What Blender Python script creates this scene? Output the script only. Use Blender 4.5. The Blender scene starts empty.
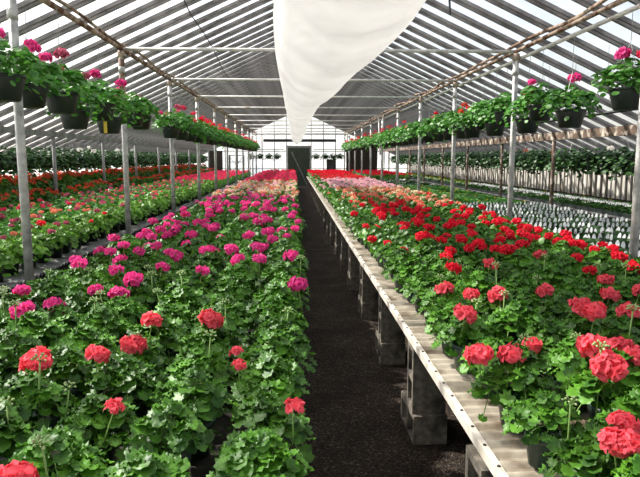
import bpy, math, random
import numpy as np
from mathutils import Vector, Matrix

R = random.Random(7)
PI = math.pi
scn = bpy.context.scene
COL = scn.collection

# ------------------------------------------------------------------ camera
H, PITCH, YAW, F = 1.64, math.radians(7.6), math.radians(2.4), 605.0
cam_d = bpy.data.cameras.new('camera'); cam = bpy.data.objects.new('camera', cam_d); COL.objects.link(cam)
cam.location = (0, 0, H); cam.rotation_euler = (PI/2 - PITCH, 0, -YAW)
cam_d.sensor_width = 36; cam_d.lens = 36*F/640; cam_d.clip_start = .05; cam_d.clip_end = 500
scn.camera = cam
CF = Vector((math.sin(YAW)*math.cos(PITCH), math.cos(YAW)*math.cos(PITCH), -math.sin(PITCH)))
CR = Vector((math.cos(YAW), -math.sin(YAW), 0))
CU = CR.cross(CF)

def project(p):
    d = Vector(p) - Vector((0, 0, H)); w = d.dot(CF)
    if w < .05: return None
    return 320 + F*d.dot(CR)/w, 238.5 - F*d.dot(CU)/w, w
def on_plane(px, py, z):
    d = CF + CR*((px-320)/F) + CU*((238.5-py)/F)
    t = (z-H)/d.z
    return d.x*t, d.y*t
def in_frame(p, m=30):
    q = project(p)
    return bool(q) and -m < q[0] < 640+m and -m < q[1] < 477+m

# ------------------------------------------------------------------ materials
def lin(c):
    return tuple(((v/255)/12.92 if v/255 <= .04045 else ((v/255+.055)/1.055)**2.4) for v in c) + (1,)
def new_mat(name):
    m = bpy.data.materials.new(name); m.use_nodes = True
    nt = m.node_tree; nt.nodes.clear()
    return m, nt, nt.nodes.new('ShaderNodeOutputMaterial')
def N(nt, t, **kw):
    n = nt.nodes.new(t)
    for k, v in kw.items(): setattr(n, k, v)
    return n
def ramp(nt, stops):
    n = nt.nodes.new('ShaderNodeValToRGB'); e = n.color_ramp.elements
    while len(e) < len(stops): e.new(.5)
    for i, (p, c) in enumerate(stops): e[i].position = p; e[i].color = c
    return n
def surf(name, c1, c2, scale=8, rough=.7, metal=0, bump=0, spec=.5, detail=5, stretch=None, lo=.35, hi=.65, c3=None, scale3=3, t3=.6):
    """rough or worn surface: two colours mixed by noise, a third as stains"""
    m, nt, out = new_mat(name); L = nt.links
    tc = N(nt, 'ShaderNodeTexCoord'); src = tc.outputs['Object']
    if stretch:
        mp = N(nt, 'ShaderNodeMapping'); mp.inputs['Scale'].default_value = stretch
        L.new(src, mp.inputs['Vector']); src = mp.outputs[0]
    no = N(nt, 'ShaderNodeTexNoise'); no.inputs['Scale'].default_value = scale; no.inputs['Detail'].default_value = detail
    L.new(src, no.inputs['Vector'])
    r = ramp(nt, [(lo, lin(c1)), (hi, lin(c2))]); L.new(no.outputs['Fac'], r.inputs['Fac'])
    colr = r.outputs['Color']
    if c3:
        n3 = N(nt, 'ShaderNodeTexNoise'); n3.inputs['Scale'].default_value = scale3; n3.inputs['Detail'].default_value = 8
        L.new(src, n3.inputs['Vector'])
        r3 = ramp(nt, [(t3-.06, (0, 0, 0, 1)), (t3+.08, (1, 1, 1, 1))]); L.new(n3.outputs['Fac'], r3.inputs['Fac'])
        mx = N(nt, 'ShaderNodeMix', data_type='RGBA'); L.new(r3.outputs['Color'], mx.inputs[0]); L.new(colr, mx.inputs[6]); mx.inputs[7].default_value = lin(c3)
        colr = mx.outputs[2]
    b = N(nt, 'ShaderNodeBsdfPrincipled'); L.new(colr, b.inputs['Base Color'])
    b.inputs['Roughness'].default_value = rough; b.inputs['Metallic'].default_value = metal; b.inputs['Specular IOR Level'].default_value = spec
    if bump:
        bp = N(nt, 'ShaderNodeBump'); bp.inputs['Strength'].default_value = bump; bp.inputs['Distance'].default_value = .02
        L.new(no.outputs['Fac'], bp.inputs['Height']); L.new(bp.outputs[0], b.inputs['Normal'])
    L.new(b.outputs[0], out.inputs[0])
    return m
def leafy(name, c1, c2, rough=.45, trans=.3, scale=14, vary=.25, spec=.4):
    """plant tissue: a glossy face and light that comes through it; every plant a little different"""
    m, nt, out = new_mat(name); L = nt.links
    tc = N(nt, 'ShaderNodeTexCoord'); oi = N(nt, 'ShaderNodeObjectInfo')
    no = N(nt, 'ShaderNodeTexNoise'); no.inputs['Scale'].default_value = scale; no.inputs['Detail'].default_value = 2
    L.new(tc.outputs['Object'], no.inputs['Vector'])
    r = ramp(nt, [(.3, lin(c1)), (.7, lin(c2))]); L.new(no.outputs['Fac'], r.inputs['Fac'])
    hs = N(nt, 'ShaderNodeHueSaturation'); L.new(r.outputs['Color'], hs.inputs['Color'])
    mr = N(nt, 'ShaderNodeMapRange'); mr.inputs[3].default_value = 1-vary; mr.inputs[4].default_value = 1+vary
    L.new(oi.outputs['Random'], mr.inputs[0]); L.new(mr.outputs[0], hs.inputs['Value'])
    b = N(nt, 'ShaderNodeBsdfPrincipled'); L.new(hs.outputs[0], b.inputs['Base Color'])
    b.inputs['Roughness'].default_value = rough; b.inputs['Specular IOR Level'].default_value = spec
    t = N(nt, 'ShaderNodeBsdfTranslucent'); L.new(hs.outputs[0], t.inputs['Color'])
    mx = N(nt, 'ShaderNodeMixShader'); mx.inputs[0].default_value = trans
    L.new(b.outputs[0], mx.inputs[1]); L.new(t.outputs[0], mx.inputs[2]); L.new(mx.outputs[0], out.inputs[0])
    return m
def film(name, clear, col=(250, 250, 250), glow=.6, scale=1.5, dirt=.25):
    """plastic sheeting: part of the light goes straight through, part is scattered"""
    m, nt, out = new_mat(name); L = nt.links
    tc = N(nt, 'ShaderNodeTexCoord'); no = N(nt, 'ShaderNodeTexNoise'); no.inputs['Scale'].default_value = scale; no.inputs['Detail'].default_value = 6
    L.new(tc.outputs['Object'], no.inputs['Vector'])
    d = tuple(v*(1-dirt) for v in col)
    r = ramp(nt, [(.35, lin(d)), (.6, lin(col))]); L.new(no.outputs['Fac'], r.inputs['Fac'])
    di = N(nt, 'ShaderNodeBsdfDiffuse'); tr = N(nt, 'ShaderNodeBsdfTranslucent'); tp = N(nt, 'ShaderNodeBsdfTransparent')
    L.new(r.outputs[0], di.inputs[0]); L.new(r.outputs[0], tr.inputs[0])
    a = N(nt, 'ShaderNodeMixShader'); a.inputs[0].default_value = glow; L.new(di.outputs[0], a.inputs[1]); L.new(tr.outputs[0], a.inputs[2])
    b = N(nt, 'ShaderNodeMixShader'); b.inputs[0].default_value = clear; L.new(a.outputs[0], b.inputs[1]); L.new(tp.outputs[0], b.inputs[2])
    L.new(b.outputs[0], out.inputs[0])
    return m

M = {}
M['leaf'] = leafy('geranium leaf', (34, 74, 15), (96, 150, 42), rough=.44, trans=.25, spec=.32)
M['lime'] = leafy('lime leaf', (70, 120, 32), (122, 168, 60), rough=.5, trans=.35)
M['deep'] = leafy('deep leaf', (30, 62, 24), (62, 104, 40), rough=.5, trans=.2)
M['basket_leaf'] = leafy('basket leaf', (52, 110, 36), (104, 165, 64), rough=.45, trans=.35)
M['stem'] = leafy('stem', (110, 150, 70), (150, 180, 100), trans=.1)
M['bud'] = leafy('bud', (150, 180, 110), (205, 215, 160), trans=.2)
def petal(n, c):
    M[n] = leafy(n+' petals', tuple(max(0, v-14) for v in c), tuple(min(255, v+8) for v in c), rough=.6, trans=.35, vary=.08, scale=40, spec=.2)
for n, c in dict(coral=(250, 98, 112), pink=(240, 76, 156), red=(236, 38, 62), salmon=(244, 150, 122), pale=(252, 192, 206), cream=(246, 222, 186),
                 crimson=(234, 64, 106), orange=(226, 88, 62), rose=(196, 96, 122), white=(240, 236, 228), lilac=(205, 170, 200), yellow=(232, 214, 70)).items(): petal(n, c)
M['pot'] = surf('black plastic', (20, 28, 26), (34, 44, 40), rough=.45, scale=5)
M['pot_green'] = surf('dark green plastic', (24, 50, 42), (38, 66, 54), rough=.4, scale=5)
M['galv'] = surf('galvanised pipe', (150, 150, 148), (196, 194, 188), scale=14, rough=.5, metal=.25, c3=(120, 92, 66), scale3=6, t3=.66, bump=.1)
M['rusty'] = surf('rusty pipe', (128, 104, 84), (176, 160, 142), scale=10, rough=.8, c3=(92, 62, 42), scale3=7, t3=.5, bump=.2)
M['white_pipe'] = surf('pale pipe', (196, 194, 188), (226, 222, 214), scale=9, rough=.5, c3=(150, 120, 90), scale3=5, t3=.66)
M['bar'] = surf('weathered glazing bar', (104, 100, 100), (156, 150, 148), scale=5, rough=.8, stretch=(1, 8, 1))
M['beam'] = surf('peeling brown beam', (72, 56, 44), (108, 88, 72), scale=6, rough=.85, c3=(190, 180, 165), scale3=7, t3=.57, bump=.3)
M['graybeam'] = surf('grey beam', (112, 110, 108), (150, 148, 144), scale=6, rough=.7)
M['wood'] = surf('grey boards', (150, 146, 138), (214, 208, 198), scale=5, rough=.9, stretch=(4, 4, .6), c3=(112, 98, 80), scale3=2.2, t3=.6)
M['darkwood'] = surf('dark boards', (40, 34, 28), (66, 56, 44), scale=5, rough=.9, stretch=(6, 6, .6))
M['door'] = surf('dark doorway green', (48, 58, 46), (72, 82, 66), scale=4, rough=.7, stretch=(6, 6, .6))  # darkness of the open doorway, put into the colour of a closed leaf
M['deck'] = surf('weathered corrugated sheet', (146, 136, 118), (186, 176, 158), scale=9, rough=.75, c3=(108, 92, 72), scale3=4, t3=.54, bump=.1)
M['deck_gray'] = surf('grey corrugated sheet', (96, 96, 96), (128, 127, 125), scale=9, rough=.75, c3=(84, 82, 80), scale3=5, t3=.6)
M['block'] = surf('concrete block', (92, 86, 76), (128, 120, 106), scale=30, rough=.95, bump=.5, c3=(60, 56, 50), scale3=5, t3=.54)
M['deck_dark'] = surf('gap-shade corrugated sheet', (44, 40, 36), (70, 64, 58), scale=9, rough=.9)  # shade in the gaps between plants, put into the deck colour
M['batten'] = surf('white painted batten', (186, 178, 164), (220, 212, 200), scale=9, rough=.7, c3=(150, 136, 116), scale3=7, t3=.64)
M['nail'] = surf('nail head', (40, 36, 32), (60, 54, 48), rough=.7)
M['dark'] = surf('dark steel', (30, 30, 30), (48, 46, 44), rough=.6)
M['wire'] = surf('hanger wire', (110, 110, 108), (150, 150, 146), rough=.5, metal=.4)
M['mullion'] = surf('wall frame', (70, 72, 74), (104, 106, 108), rough=.7)
M['tag'] = leafy('white plastic tag', (236, 238, 238), (252, 252, 252), rough=.4, trans=.6, vary=.03)
M['yellow_tag'] = surf('yellow tag', (214, 180, 50), (232, 200, 70), rough=.5)
M['tarp'] = surf('blue tarpaulin', (90, 140, 205), (130, 172, 225), rough=.5)
M['outside'] = surf('pale ground outside', (150, 156, 140), (190, 192, 180), scale=.6, rough=1)
M['film'] = film('roof plastic', .70)
M['wallfilm'] = film('wall plastic', .42, dirt=.08)
M['tube'] = film('tube plastic', .10, (250, 248, 246), glow=.62, scale=2, dirt=.06)

# ---- floor: dark damp gravel with pale specks
def floor_mat():
    m, nt, out = new_mat('dark gravel'); L = nt.links
    tc = N(nt, 'ShaderNodeTexCoord')
    vo = N(nt, 'ShaderNodeTexVoronoi'); vo.inputs['Scale'].default_value = 110; L.new(tc.outputs['Object'], vo.inputs['Vector'])
    no = N(nt, 'ShaderNodeTexNoise'); no.inputs['Scale'].default_value = 2.2; no.inputs['Detail'].default_value = 8; L.new(tc.outputs['Object'], no.inputs['Vector'])
    sp = N(nt, 'ShaderNodeSeparateColor'); L.new(vo.outputs['Color'], sp.inputs[0])
    r = ramp(nt, [(0, lin((34, 29, 25))), (.55, lin((60, 51, 43))), (.9, lin((82, 71, 60))), (1, lin((122, 112, 100)))]); L.new(sp.outputs[0], r.inputs[0])
    r2 = ramp(nt, [(.35, (.45, .43, .42, 1)), (.65, (1, 1, 1, 1))]); L.new(no.outputs['Fac'], r2.inputs[0])
    mx = N(nt, 'ShaderNodeMix', data_type='RGBA', blend_type='MULTIPLY'); mx.inputs[0].default_value = 1
    L.new(r.outputs[0], mx.inputs[6]); L.new(r2.outputs[0], mx.inputs[7])
    b = N(nt, 'ShaderNodeBsdfPrincipled'); b.inputs['Roughness'].default_value = .95; b.inputs['Specular IOR Level'].default_value = .2
    L.new(mx.outputs[2], b.inputs['Base Color'])
    bp = N(nt, 'ShaderNodeBump'); bp.inputs['Strength'].default_value = .8; bp.inputs['Distance'].default_value = .012
    L.new(vo.outputs['Distance'], bp.inputs['Height']); L.new(bp.outputs[0], b.inputs['Normal']); L.new(b.outputs[0], out.inputs[0])
    return m
M['floor'] = floor_mat()

# ------------------------------------------------------------------ mesh building
class MB:
    def __init__(s): s.v = []; s.f = []; s.m = []; s.n = 0
    def add(s, v, f, mi=0):
        s.v.append(np.asarray(v, float).reshape(-1, 3)); b = s.n
        s.f += [tuple(i+b for i in q) for q in f]; s.m += [mi]*len(f); s.n += len(s.v[-1])
        return s
    def box(s, lo, hi, mi=0):
        x0, y0, z0 = lo; x1, y1, z1 = hi
        return s.add([(x0,y0,z0),(x1,y0,z0),(x1,y1,z0),(x0,y1,z0),(x0,y0,z1),(x1,y0,z1),(x1,y1,z1),(x0,y1,z1)],
                     [(0,3,2,1),(4,5,6,7),(0,1,5,4),(1,2,6,5),(2,3,7,6),(3,0,4,7)], mi)
    def tube(s, pts, r, seg=8, mi=0, cap=True):
        pts = [Vector(p) for p in pts]; rr = r if isinstance(r, (list, tuple)) else [r]*len(pts)
        v = []; up = None
        for i, p in enumerate(pts):
            t = (pts[min(i+1, len(pts)-1)] - pts[max(i-1, 0)]).normalized()
            a = t.cross(Vector((0, 0, 1)) if abs(t.z) < .9 else Vector((0, 1, 0))).normalized() if up is None else (up - t*up.dot(t)).normalized()
            up = a; b = t.cross(a)
            v += [p + (a*math.cos(2*PI*k/seg) + b*math.sin(2*PI*k/seg))*rr[i] for k in range(seg)]
        f = [(i*seg+k, i*seg+(k+1) % seg, (i+1)*seg+(k+1) % seg, (i+1)*seg+k) for i in range(len(pts)-1) for k in range(seg)]
        if cap: f += [tuple(range(seg))[::-1], tuple((len(pts)-1)*seg+k for k in range(seg))]
        return s.add(v, f, mi)
    def lathe(s, prof, seg=16, mi=0, c=(0, 0, 0)):
        v = [(c[0]+r*math.cos(2*PI*k/seg), c[1]+r*math.sin(2*PI*k/seg), c[2]+z) for r, z in prof for k in range(seg)]
        f = [(i*seg+k, i*seg+(k+1) % seg, (i+1)*seg+(k+1) % seg, (i+1)*seg+k) for i in range(len(prof)-1) for k in range(seg)]
        return s.add(v, f, mi)
    def mesh(s, name, mats, smooth=False):
        me = bpy.data.meshes.new(name)
        v = np.concatenate(s.v) if s.v else np.zeros((0, 3))
        me.from_pydata(v.tolist(), [], s.f)
        for m in mats: me.materials.append(m)
        if len(mats) > 1: me.polygons.foreach_set('material_index', s.m)
        if smooth: me.polygons.foreach_set('use_smooth', [True]*len(me.polygons))
        me.update()
        return me

def put(name, me, loc=(0, 0, 0), rz=0, sc=1, parent=None, mat=None, rot=None):
    o = bpy.data.objects.new(name, me); COL.objects.link(o)
    o.location = loc; o.rotation_euler = rot or (0, 0, rz)
    if sc != 1: o.scale = (sc, sc, sc)
    if parent: o.parent = parent
    if mat:
        o.material_slots[0].link = 'OBJECT'; o.material_slots[0].material = mat
    return o
def tag(o, label, cat, group=None):
    o['label'] = label; o['category'] = cat
    if group: o['group'] = group
    return o
def struct(o):
    o['kind'] = 'structure'; return o
def thing(name, loc, label, cat, group=None, rz=0, sc=1):
    o = put(name, None, loc, rz, sc); return tag(o, label, cat, group)
ONES = 'zero first second third fourth fifth sixth seventh eighth ninth tenth eleventh twelfth thirteenth fourteenth fifteenth sixteenth seventeenth eighteenth nineteenth'.split()
TENS = {2: ('twenty', 'twentieth'), 3: ('thirty', 'thirtieth'), 4: ('forty', 'fortieth'), 5: ('fifty', 'fiftieth'), 6: ('sixty', 'sixtieth'), 7: ('seventy', 'seventieth'),
        8: ('eighty', 'eightieth'), 9: ('ninety', 'ninetieth')}
def nth(n):
    if n < 20: return ONES[n]
    if n < 100: return TENS[n//10][1] if n % 10 == 0 else TENS[n//10][0] + '-' + ONES[n % 10]
    return 'hundredth' if n == 100 else 'hundred-and-' + nth(n-100)

# ------------------------------------------------------------------ plant pieces
def leaf_template(n):
    """round, lobed, slightly funnel-shaped geranium leaf in the XY plane, stalk at the origin, tip towards +X"""
    v = [(0, 0, -.10)]; mid = max(6, n//2)
    def rad(a): return (.93 + .10*math.cos(7*a)) * (1 - .62*math.exp(-((abs(a)-PI)/.30)**2))
    if n >= 12:
        for k in range(mid):
            a = -PI + 2*PI*(k+.5)/mid; r = .55*rad(a); v.append((r*math.cos(a), r*math.sin(a), .02+.05*math.cos(3.5*a)))
    for k in range(n):
        a = -PI + 2*PI*(k+.5)/n; r = rad(a)*(1.04 if k % 2 else .93)
        v.append((r*math.cos(a), r*math.sin(a), .10 + .20*math.cos(3.5*a*2) - .10*(1+math.cos(a))*.5))
    f = []
    if n >= 12:
        q = n//mid
        for k in range(mid):
            k2 = (k+1) % mid; f.append((0, 1+k, 1+k2))
            o = 1+mid
            for j in range(q): f.append((1+k, o+(k*q+j) % n, o+(k*q+j+1) % n))
            f.append((1+k, o+(k*q+q) % n, 1+k2))
    else:
        f = [(0, 1+k, 1+(k+1) % n) for k in range(n)]
    return np.array(v), f
LEAF = {n: leaf_template(n) for n in (16, 8, 6)}
def place_leaf(mb, tpl, pos, nrm, tip, size, mi=0):
    v, f = tpl
    n = nrm.normalized(); x = (tip - n*tip.dot(n))
    x = x.normalized() if x.length > 1e-4 else n.orthogonal().normalized()
    y = n.cross(x)
    mb.add(v[:, :1]*size*np.array(x) + v[:, 1:2]*size*np.array(y) + v[:, 2:]*size*np.array(n) + np.array(pos), f, mi)
def foliage(rng, mb, tpl, shoots, per, spread, z0, z1, size, reach=.07, petioles=True, mi=0, mstem=1, droop=0):
    for s in range(shoots):
        a = 2*PI*(s+rng.uniform(-.3, .3))/max(1, shoots-1) if s else 0
        r = spread*rng.uniform(.55, 1) if s else 0
        top = Vector((r*math.cos(a), r*math.sin(a), z1 - (z1-z0)*.68*(r/spread)**2*rng.uniform(.6, 1.2)))
        k = per if s else int(per*1.2)
        for i in range(k):
            b = i*2.4 + rng.uniform(-.4, .4); u = (i+.5)/k
            d = Vector((math.cos(b), math.sin(b), 0)); 
            if r: d = (d + Vector((math.cos(a), math.sin(a), 0))*.35*u).normalized()
            p = top + d*reach*(.25+.9*u)*rng.uniform(.7, 1.2) + Vector((0, 0, -(z1-z0)*(.75+droop)*u*u*rng.uniform(.6, 1.1)))
            n = Vector((0, 0, 1)) + d*(.15+.9*u)*rng.uniform(.5, 1.4) + Vector((rng.uniform(-.5, .5), rng.uniform(-.5, .5), 0))
            place_leaf(mb, tpl, p, n, d, size*rng.uniform(.62, 1.12))
            if petioles and i % 2 == 0:
                q = top + Vector((0, 0, -.05)); mb.tube([q, q.lerp(p, .55)+Vector((0, 0, .01)), p], .0022, 3, mstem, cap=False)
def foliage_mesh(name, seed, n, shoots, per, spread, z0, z1, size, mats, **kw):
    mb = MB(); foliage(random.Random(seed), mb, LEAF[n], shoots, per, spread, z0, z1, size, **kw)
    return mb.mesh(name, mats, smooth=True)
def petal_faces(mb, base, axis, out, ln, w, mi=0):
    side = axis.cross(out).normalized()
    mid = base + out*ln*.55 + axis*ln*.28; tipp = base + out*ln + axis*ln*.12
    v = [base-side*w*.18, base+side*w*.18, mid+side*w*.5, mid-side*w*.5, tipp+side*w*.33+axis*ln*.05, tipp-side*w*.33-axis*ln*.05]
    mb.add(v, [(0, 1, 2, 3), (3, 2, 4, 5)], mi)
def head_mesh(name, seed, florets, petals, Rh, mi=0, spread=1.0, mb=None, c=Vector((0, 0, 0)), done=True):
    rng = random.Random(seed); mb = mb or MB()
    for i in range(florets):
        z = 1 - 1.35*(i+.5)/florets*spread; a = i*2.39996+rng.uniform(-.3, .3); q = math.sqrt(max(0, 1-z*z))
        d = Vector((q*math.cos(a), q*math.sin(a), z*.8)).normalized()
        base = c + Vector((d.x*1.1, d.y*1.1, d.z*.72))*Rh*rng.uniform(.38, .80)
        o1 = d.orthogonal().normalized(); o2 = d.cross(o1); st = rng.uniform(0, 6)
        for p in range(petals):
            b = st + 2*PI*p/petals
            out = (o1*math.cos(b) + o2*math.sin(b) + d*rng.uniform(.25, .8)).normalized()
            petal_faces(mb, base, d, out, Rh*rng.uniform(.46, .72), Rh*rng.uniform(.44, .66), mi)
    return mb.mesh(name, [M['coral']], smooth=False) if done else mb

HEADS = [head_mesh('flower head', 10+i, 20, 6, .050) for i in range(4)]
HEADS_SMALL = [head_mesh('flower head small', 20+i, 9, 5, .040, spread=.8) for i in range(2)]
HEADS_MID = [head_mesh('flower head mid', 30+i, 13, 4, .050) for i in range(3)]
HEADS_FAR = [head_mesh('flower head far', 40+i, 7, 3, .052) for i in range(3)]
def stem_mesh(i):
    mb = MB(); r = random.Random(i); bx, by = r.uniform(-.03, .03), r.uniform(-.03, .03)
    mb.tube([(bx, by, -.17), (bx*.6, by*.6, -.10), (0, 0, -.02), (0, 0, .012)], .0032, 5)
    for k in range(5):
        a = k*1.26; mb.tube([(0, 0, -.01), (.016*math.cos(a), .016*math.sin(a), .014)], .0014, 3)
    return mb.mesh('flower stem', [M['stem']], True)
STEMS = [stem_mesh(i) for i in range(3)]
def bud_mesh(i):
    mb = MB(); r = random.Random(60+i); bx, by = r.uniform(-.05, .05), r.uniform(-.05, .05)
    mb.tube([(bx, by, -.26), (bx*.5, by*.5, -.12), (0, 0, 0)], .003, 5)
    for k in range(12):
        a = k*2.4; t = .4 + .9*k/12
        d = Vector((math.cos(a)*math.sin(t), math.sin(a)*math.sin(t), math.cos(t))); p = d*.022
        mb.tube([(0, 0, 0), p], .001, 3); q = p + Vector((0, 0, -.006))*(t) + d*.012
        mb.tube([p, p.lerp(q, .5), q], [.002, .0046, .0012], 5, 1)
    return mb.mesh('bud cluster', [M['stem'], M['bud']], True)
BUDS = [bud_mesh(i) for i in range(3)]
def pot_mesh(name, rt, rb, h, m, seg=18):
    mb = MB(); t = rt*.06
    mb.lathe([(.001, .004), (rb, .0), (rb+(rt-rb)*.8, h*.82), (rt*.985, h*.83), (rt, h), (rt-t, h), (rt-t*1.6, h*.86), (.001, h*.86)], seg)
    return mb.mesh(name, [m], True)
POT = pot_mesh('pot', .078, .056, .135, M['pot_green']); POT_LOW = pot_mesh('pot low', .078, .056, .135, M['pot'], 8)
GM = [M['leaf'], M['stem']]
FOL_NEAR = [foliage_mesh('geranium foliage near', 100+i, 16, 7, 21, .112, .13, .295+.014*(i % 3), .032, GM, reach=.07) for i in range(7)]
FOL_MID = [foliage_mesh('geranium foliage mid', 120+i, 8, 8, 15, .125, .15, .30, .036, GM, reach=.085, petioles=False) for i in range(5)]
FOL_FAR = [foliage_mesh('geranium foliage far', 140+i, 6, 6, 8, .125, .14, .30, .046, GM, reach=.085, petioles=False) for i in range(3)]

# ------------------------------------------------------------------ geraniums on the two middle benches
ZB = .60
CORAL_L = [(36,358),(98,353),(133,335),(152,321),(211,322),(236,343,.6),(239,353,.55),(114,398,.65),(294,395,.62),(14,474)]
PINK_L = [(22,291),(55,299),(22,309),(80,269),(95,283),(119,290),(116,271),(75,259),(120,260),(149,243),(162,267),(176,256),(203,271),(232,250),(238,262),(259,252),(260,263),(291,255),(298,284),(133,283),(186,240),(210,246)]
CORAL_R = [(511,349),(479,349),(532,329),(466,313),(471,291),(445,284),(498,292),(490,267),(545,285),(582,308),(594,318),(594,352),(608,369),(620,343),(628,312),(625,404),(637,357),(616,427),(632,430),(610,290),(640,290),(606,277),(540,250)]
RED_R = [(447,254),(453,271),(549,239),(577,257),(404,228),(429,236),(404,246),(478,244),(470,231),(452,221),(388,236),(590,267),(634,268),(354,212),(441,240),(420,222),(462,240),(500,240),(486,223)]
kinds = {'coral_geranium': ('coral', 'coral'), 'pink_geranium': ('pink', 'magenta pink'), 'crimson_geranium': ('crimson', 'crimson pink'), 'cream_geranium': ('cream', 'cream and peach'),
         'red_geranium': ('red', 'bright red'), 'salmon_geranium': ('salmon', 'salmon'), 'pale_pink_geranium': ('pale', 'pale pink')}
def zone_l(y): return 'coral_geranium' if y < 2.5 else 'pink_geranium' if y < 11.6 else 'cream_geranium' if y < 19 else 'crimson_geranium'
def zone_r(y): return 'coral_geranium' if y < 3.5 else 'red_geranium' if y < 9.2 else 'salmon_geranium' if y < 14.6 else 'pale_pink_geranium' if y < 21 else 'red_geranium'

slots = []     # (bench, row, x, y, kind)
PITCH_Y = .29
for bench, cols, y0, zone in (('left', [-.09-.28*k for k in range(6)], 1.02, zone_l), ('right', [.85+.28*k for k in range(7)], 1.05, zone_r)):
    for r, x in enumerate(cols):
        k = 0; y = y0 + (.15 if r % 2 else 0)
        while y < 34.0:
            xx, yy = x + R.uniform(-.025, .025), y + R.uniform(-.03, .03)
            if in_frame((xx, yy, ZB+.33), 190): slots.append([bench, r, xx, yy, zone(yy+R.uniform(-.35, .35)), []])
            y += PITCH_Y
def give(lst, bench, col):
    for px, py, *sz in lst:
        x, y = on_plane(px, py, ZB+.325)
        c = min((s for s in slots if s[0] == bench), key=lambda s: (s[2]-x)**2 + (s[3]-y)**2)
        c[5].append((x-c[2], y-c[3], col, *sz))
give(CORAL_L, 'left', 'coral'); give(PINK_L, 'left', 'pink'); give(CORAL_R, 'right', 'coral'); give(RED_R, 'right', 'red')
for s in slots:
    if s[5]:                                    # the colour of the open blooms is the kind
        s[4] = {v[0]: k for k, v in kinds.items()}[s[5][0][2]]
    lim = 4.4 if s[0] == 'left' else 4.3
    if s[3] > lim:
        c = kinds[s[4]][0]; y = s[3]
        n = R.choice([0, 1, 1, 2] if y < 7 else [0, 1, 1, 2] if y < 10 else [1, 1, 2] if y < 12 else [2, 2, 3])
        if s[0] == 'left' and s[2] > -.2 and y < 8: n = R.choice([0, 0, 1])
        if s[0] == 'right' and s[1] == 0: n = R.choice([0, 0, 1])
        if y < 7 and len(s[5]): n = 0
        for _ in range(n):
            cc = c
            if c == 'cream': cc = R.choice(['cream', 'salmon', 'cream', 'pale'])
            if c == 'salmon': cc = R.choice(['salmon', 'salmon', 'salmon', 'red', 'cream'] if y < 12 else ['salmon', 'salmon', 'cream'])
            s[5].append((R.uniform(-.13, .13), R.uniform(-.13, .13), cc))
slots.sort(key=lambda s: s[3])
count = {}; seen_row = {}; rest = []
NUM = ['no', 'one', 'two', 'three', 'four', 'five', 'six']
for bench, row, x, y, kind, blooms in slots:
    shown = in_frame((x, y, ZB+.3), 22)
    if shown: seen_row[(bench, row)] = seen_row.get((bench, row), 0) + 1
    k = seen_row.get((bench, row), 0)
    count[kind] = count.get(kind, 0) + 1
    if count[kind] > 300: rest.append((x, y, kind, blooms)); continue
    n = len(blooms); cn = kinds[kind][1]
    lab = (f'{cn} geranium, {NUM[n]} bloom{"s" if n > 1 else ""}, {bench} middle bench, {nth(row+1)} row from the aisle, {nth(k)} plant back' if n else
           f'leafy geranium without open blooms, {bench} middle bench, {nth(row+1)} row from the aisle, {nth(k)} plant back')
    if len(lab.split()) > 16: lab = lab.replace(' middle bench', ' bench').replace('magenta pink', 'pink').replace('crimson pink', 'crimson').replace('cream and peach', 'cream')
    if not shown: lab = f'{cn} geranium beside the camera on the {bench} middle bench, {nth(row+1)} row from the aisle'
    rz = R.uniform(0, 6.28); sc = R.uniform(.92, 1.08) * (.9 if bench == 'right' and row == 0 else .93 if y < 2.6 and bench == 'left' else 1)
    t = thing(kind, (x, y, ZB+.013), lab, 'plant', f'{cn} geraniums in pots on the {bench} middle bench', rz, sc)
    near = y < 5.2; mid = y < 10
    put('foliage', R.choice(FOL_NEAR if near else FOL_MID if mid else FOL_FAR), parent=t)
    if mid or (bench == 'right' and row < 2): put('pot', POT if near or row == 0 else POT_LOW, parent=t)
    for bx, by, col, *sz in blooms:
        c, s_ = math.cos(-rz), math.sin(-rz)
        lx, ly = (c*bx - s_*by)/sc, (s_*bx + c*by)/sc
        fh = put('flower_head', R.choice(HEADS_SMALL if sz else HEADS if y < 3.6 else HEADS_MID if mid else HEADS_FAR), (lx, ly, R.uniform(.285, .33)), R.uniform(0, 6), R.uniform(.74, .96)*(sz[0]*1.45 if sz else 1), t, M[col],
                 rot=(R.uniform(-.35, .35), R.uniform(-.35, .35), R.uniform(0, 6)))
        if near: put('stem', R.choice(STEMS), parent=fh)
    if y < 4 and R.random() < .35:
        put('bud_cluster', R.choice(BUDS), (R.uniform(-.1, .1), R.uniform(-.1, .1), R.uniform(.31, .37)), parent=t)

def stuff(name, mats, build, label, cat):
    mb = MB(); build(mb); o = put(name, mb.mesh(name, mats, True)); tag(o, label, cat); o['kind'] = 'stuff'; return o
def far_plant(mb, rng, x, y, z, heads, leaf_n=26, spread=.14, h=.29, size=.055, headr=.05):
    """one distant plant: leaves as material 0, each head in its own material index"""
    for i in range(leaf_n):
        a = rng.uniform(0, 6.28); r = spread*math.sqrt(rng.random())*1.15; d = Vector((math.cos(a), math.sin(a), 0))
        p = Vector((x, y, z+h-.14*(r/spread)**2*rng.uniform(.5, 1.3))) + d*r
        place_leaf(mb, LEAF[6], p, Vector((0, 0, 1)) + d*rng.uniform(.2, 1.2), d, size*rng.uniform(.7, 1.1))
    for mi in heads:
        c = Vector((x+rng.uniform(-spread, spread)*.9, y+rng.uniform(-spread, spread)*.9, z+h+rng.uniform(.03, .08)))
        head_mesh('', rng.random(), 6, 3, headr, mi, mb=mb, c=c, done=False)
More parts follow.
